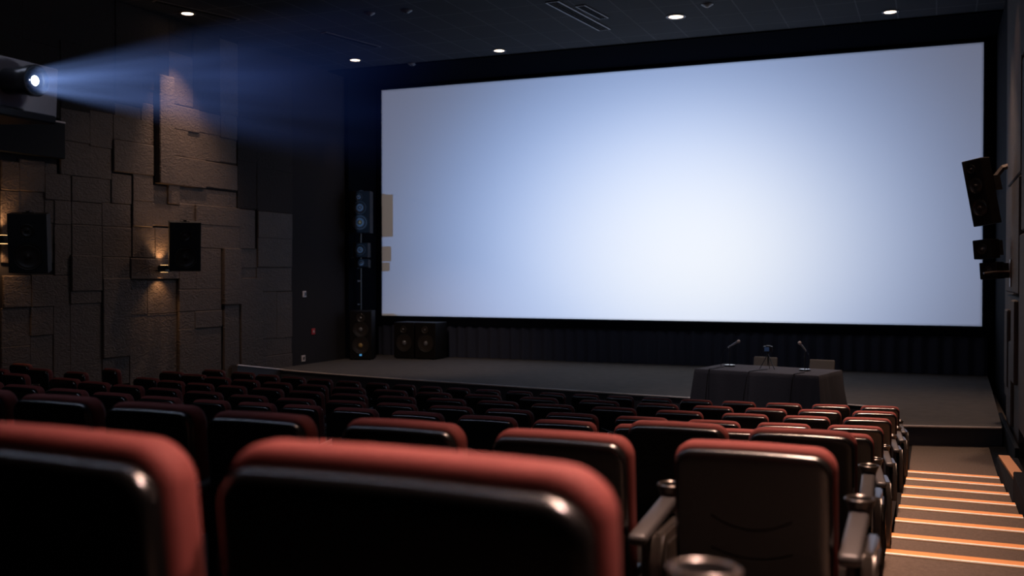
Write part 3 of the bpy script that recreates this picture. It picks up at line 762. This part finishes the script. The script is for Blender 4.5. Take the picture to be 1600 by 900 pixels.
for j in range(1, 3): seats.append((8, -1.27-.79*j, 1.33, CZ-.33, 0, 1.19, False))
for x, y, h, turn, k in EXTRA:
    p = onZ(x, y, CZ-h); seats.append((k, p.x, p.y, CZ-h, math.radians(turn), .9, False))
proto = make_seat(); used = False
ROWN = {1: 'in the front row', 2: 'in the second row from the stage', 3: 'in the third row from the stage', 4: 'in the fourth row from the stage', 5: 'in the fifth row from the stage', 6: 'in the sixth row from the stage', 7: 'in the seventh row from the stage', 8: 'in the nearest, blurred row'}
byrow = {}
for s in seats: byrow.setdefault(s[0], []).append(s)
for k, L in byrow.items():
    L.sort(key=lambda s: -s[1])
    for i, (k_, px, py, pz, rz, sx, last) in enumerate(L):
        t = proto if not used else copy_tree(proto); used = True
        fl = pz+.038-.96
        off = Vector((-.255*sx, .02, 0)); off.rotate(Matrix.Rotation(rz, 3, 'Z'))
        t.location = (px+off.x, py+off.y, fl); t.rotation_euler = (0, 0, rz); t.scale = (sx, 1, 1)
        if i == 0: lab = 'maroon and black cinema seat at the aisle end %s' % ROWN[k]
        else: lab = 'maroon cinema seat, %s from the aisle %s' % (ORD[i], ROWN[k])
        tag(t, lab, 'seat', 'cinema seats in rows')
        if i == 0: t['_end'] = 1
        if k == 8:
            for ch in t.children:
                if ch.name.startswith(('back_shell', 'back_seam')): ch.location.z = -.016
                if ch.name.startswith(('armrest', 'standard')): ch.location.x = .335 if i == 0 else .318
for o in list(C.objects):
    if o.get('_end'):
        del o['_end']; end_panel(o, .40)

# ------------------------------------------------------------------ lights
def spot(name, loc, target, energy, col, size, blend=1, soft=.1):
    L = bpy.data.lights.new(name, 'SPOT'); L.energy = energy; L.color = col; L.spot_size = math.radians(size); L.spot_blend = blend; L.shadow_soft_size = soft
    o = bpy.data.objects.new(name, L); C.objects.link(o); o.location = loc
    d = Vector(target)-Vector(loc); o.rotation_euler = d.to_track_quat('-Z', 'Y').to_euler(); return o
def area(name, loc, target, energy, col, sx, sy):
    L = bpy.data.lights.new(name, 'AREA'); L.energy = energy; L.color = col; L.shape = 'RECTANGLE'; L.size = sx; L.size_y = sy
    o = bpy.data.objects.new(name, L); C.objects.link(o); o.location = loc
    d = Vector(target)-Vector(loc); o.rotation_euler = d.to_track_quat('-Z', 'Y').to_euler(); return o
def projection(name, loc, energy, col, flat=False):
    """a lamp with a rectangular gate so that it fills exactly the cinema screen"""
    o = spot(name, loc, ((SL+SR)/2, YS, 4.6), energy, col, 80, 0, .06)
    L = o.data; L.use_nodes = True; nt = L.node_tree; N = nt.nodes.new; Lk = nt.links.new
    em = [n for n in nt.nodes if n.type == 'EMISSION'][0]
    g = N('ShaderNodeNewGeometry'); sp = N('ShaderNodeSeparateXYZ'); Lk(g.outputs['Incoming'], sp.inputs[0])
    def m_(op, a, b=None, clamp=False):
        n = N('ShaderNodeMath'); n.operation = op; n.use_clamp = clamp
        for i, v in enumerate((a, b)):
            if v is None: continue
            if isinstance(v, (int, float)): n.inputs[i].default_value = v
            else: Lk(v, n.inputs[i])
        return n.outputs[0]
    D = YS-loc[1]
    hx = m_('ADD', m_('MULTIPLY', m_('DIVIDE', sp.outputs[0], sp.outputs[1]), D), loc[0])
    hz = m_('ADD', m_('MULTIPLY', m_('DIVIDE', sp.outputs[2], sp.outputs[1]), D), loc[2])
    def gate(v, a, b): return m_('MULTIPLY', m_('GREATER_THAN', v, a), m_('LESS_THAN', v, b))
    mask = m_('MULTIPLY', gate(hx, SL, SR), gate(hz, SB, ST))
    # even out the fall-off with distance
    ax = m_('DIVIDE', m_('SUBTRACT', hx, loc[0]), D); az = m_('DIVIDE', m_('SUBTRACT', hz, loc[2]), D)
    mask = m_('MULTIPLY', mask, m_('POWER', m_('ADD', m_('ADD', m_('MULTIPLY', ax, ax), m_('MULTIPLY', az, az)), 1.0), 1.5))
    if not flat:
        dx = m_('DIVIDE', m_('SUBTRACT', hx, -7.0), 6.9); dz = m_('DIVIDE', m_('SUBTRACT', hz, 3.8), 5.6)
        r2 = m_('ADD', m_('MULTIPLY', dx, dx), m_('MULTIPLY', dz, dz))
        g1 = m_('EXPONENT', m_('MULTIPLY', m_('POWER', r2, 1.6), -1))
        dx2 = m_('DIVIDE', m_('SUBTRACT', hx, -5.9), 5.4); dz2 = m_('DIVIDE', m_('SUBTRACT', hz, 3.3), 4.2)
        g2 = m_('EXPONENT', m_('MULTIPLY', m_('ADD', m_('MULTIPLY', dx2, dx2), m_('MULTIPLY', dz2, dz2)), -1))
        mask = m_('MULTIPLY', mask, m_('ADD', m_('MULTIPLY', g1, .80), .12))
        mx = N('ShaderNodeMix'); mx.data_type = 'RGBA'; Lk(g2, mx.inputs[0]); mx.inputs[6].default_value = (.20, .45, 1.0, 1); mx.inputs[7].default_value = (.86, .92, 1.0, 1)
        Lk(mx.outputs[2], em.inputs['Color'])
    Lk(mask, em.inputs['Strength'])
    return o
projection('added_screen_lamp', (-12.0, -2.0, CZ+2.0), 35500, (1, 1, 1))  # unseen lamp added to light the screen, separate from the projector
projection('warm_screen_fill', (-1.0, -1.0, CZ+3.0), 3600, (1.0, .80, .70), True)  # added warm fill standing in for ambient light on the screen

for qd in DL[1:]: spot('downlight_spot', (qd.x, qd.y, ZC-.05), (qd.x, qd.y, 0), 30, (1, .72, .5), 80, 1, .08)
# wall washers on the left
w1 = onX(262, 100, XL); w2 = onX(520, 140, XL); w3 = onX(-30, 60, XL)
spot('wall_washer', (-15.0, w1.y-.1, 8.5), (XL-.1, w1.y+.5, 4.2), 620, (1, .70, .56), 60, 1, .05)
spot('wall_washer_far', (-14.9, w2.y, 8.5), (XL, w2.y+.1, 4.0), 40, (1, .70, .56), 40, 1, .05)
spot('wall_washer_near', (-14.9, w3.y-.6, 8.5), (XL, w3.y-.3, 5.0), 25, (1, .60, .42), 50, 1, .05)
spot('wall_washer_low', (-12.9, 21.0, 8.45), (XL, 16.6, 1.8), 330, (1, .70, .54), 72, 1, .05)
spot('wall_washer_side', (-13.0, 21.5, 8.4), (XL, 20.8, 1.0), 60, (1, .72, .58), 50, 1, .05)
# house light and added fill lamps over the nearest rows and the aisle
o = area('highlight_strip', (-.3, 4.1, CZ+4.6), (-.25, 2.9, CZ-.3), 92, (1, .62, .48), 1.4, .3); o.data.spread = math.radians(46)  # strip lamp added for bar highlights on the seat shells
spot('house_spot', (.25, 1.7, CZ+2.6), (-.32, 1.45, CZ-.3), 850, (1, .62, .54), 58, 1, .15)
o = area('rows_fill_strip', (-.75, 10.8, ZC-.1), (-.45, 10.8, 0), 215, (1, .62, .46), .8, 10.5); o.data.spread = math.radians(38); o.rotation_euler = (0, math.radians(1.5), 0)  # added lamp for highlights and warm fabric along the aisle seats
spot('front_rows_spot', (-.1, 15.8, CZ+5.4), (-.7, 13.2, .9), 250, (1, .64, .44), 48, 1, .3)
spot('aisle_spot', (.45, 15.5, ZC-.1), (.42, 10.2, 0), 500, (1, .62, .45), 34, 1, .12)
spot('aisle_spot_low', (.45, 20.5, ZC-.1), (.40, 15.6, 0), 1100, (1, .68, .50), 36, 1, .12)
spot('aisle_spot_front', (.0, 19.0, ZC-.1), (-.3, 20.2, 0), 900, (1, .72, .56), 60, 1, .10)
spot('curtain_fill', (-6.5, 21.5, ZC-.1), (-6.5, 27.0, .2), 260, (.7, .78, 1), 110, 1, .2)  # added lamp that makes the curtain pleats visible
spot('table_fill', (-4.2, 17.2, ZC-.1), (-3.4, 20.5, 0), 560, (.95, .85, .9), 40, 1, .08)  # added lamp that brightens the table and microphones
spot('side_wall_graze', (.2, 17.6, ZC-.2), (1.2, 18.8, 2.0), 120, (1, .60, .42), 60, 1, .05)
spot('stage_warm', (-12, 20, ZC-.2), (-13.2, 24.5, 0), 700, (1, .76, .64), 56, 1, .10)
spot('rear_seats_warm', (-9.5, 8.5, ZC-.3), (-12.5, 13, .8), 110, (1, .62, .48), 50, 1, .06)
area('cool_fill', (-6.5, 4, ZC-.3), (-6.5, 8, 1), 95, (.66, .74, 1), 9, .3)  # added cool fill for bluish highlights on the left seats
L = bpy.data.lights.new('projector_front_fill', 'POINT'); L.energy = 2.2; L.color = (.75, .85, 1); L.shadow_soft_size = .02  # lamp added ahead of the lens to brighten the projector's front plate
lo = bpy.data.objects.new('projector_front_fill', L); C.objects.link(lo); lo.location = q + Vector((.35, .02, .02)) if False else pr.location + Vector((.35, .02, .02))
w = bpy.data.worlds.new('dim_room'); bpy.context.scene.world = w; w.use_nodes = True
w.node_tree.nodes['Background'].inputs[0].default_value = (.5, .6, 1, 1); w.node_tree.nodes['Background'].inputs[1].default_value = .001

# ------------------------------------------------------------------ camera
cam = bpy.data.cameras.new('camera'); co = bpy.data.objects.new('camera', cam); C.objects.link(co)
cam.sensor_width = 36; cam.lens = FPX/1600*36; cam.clip_start = .05; cam.clip_end = 100
mw = Matrix((( CR.x, CU.x, -CF.x, 0), (CR.y, CU.y, -CF.y, 0), (CR.z, CU.z, -CF.z, CZ), (0, 0, 0, 1)))
co.matrix_world = mw
cam.dof.use_dof = True; cam.dof.focus_distance = 11.5; cam.dof.aperture_fstop = 1.7
bpy.context.scene.camera = co
sc = bpy.context.scene
sc.view_settings.view_transform = 'Standard'; sc.view_settings.look = 'None'
sc.view_settings.exposure = 0; sc.view_settings.gamma = 1
sc.cycles.max_bounces = 6; sc.cycles.sample_clamp_indirect = 4
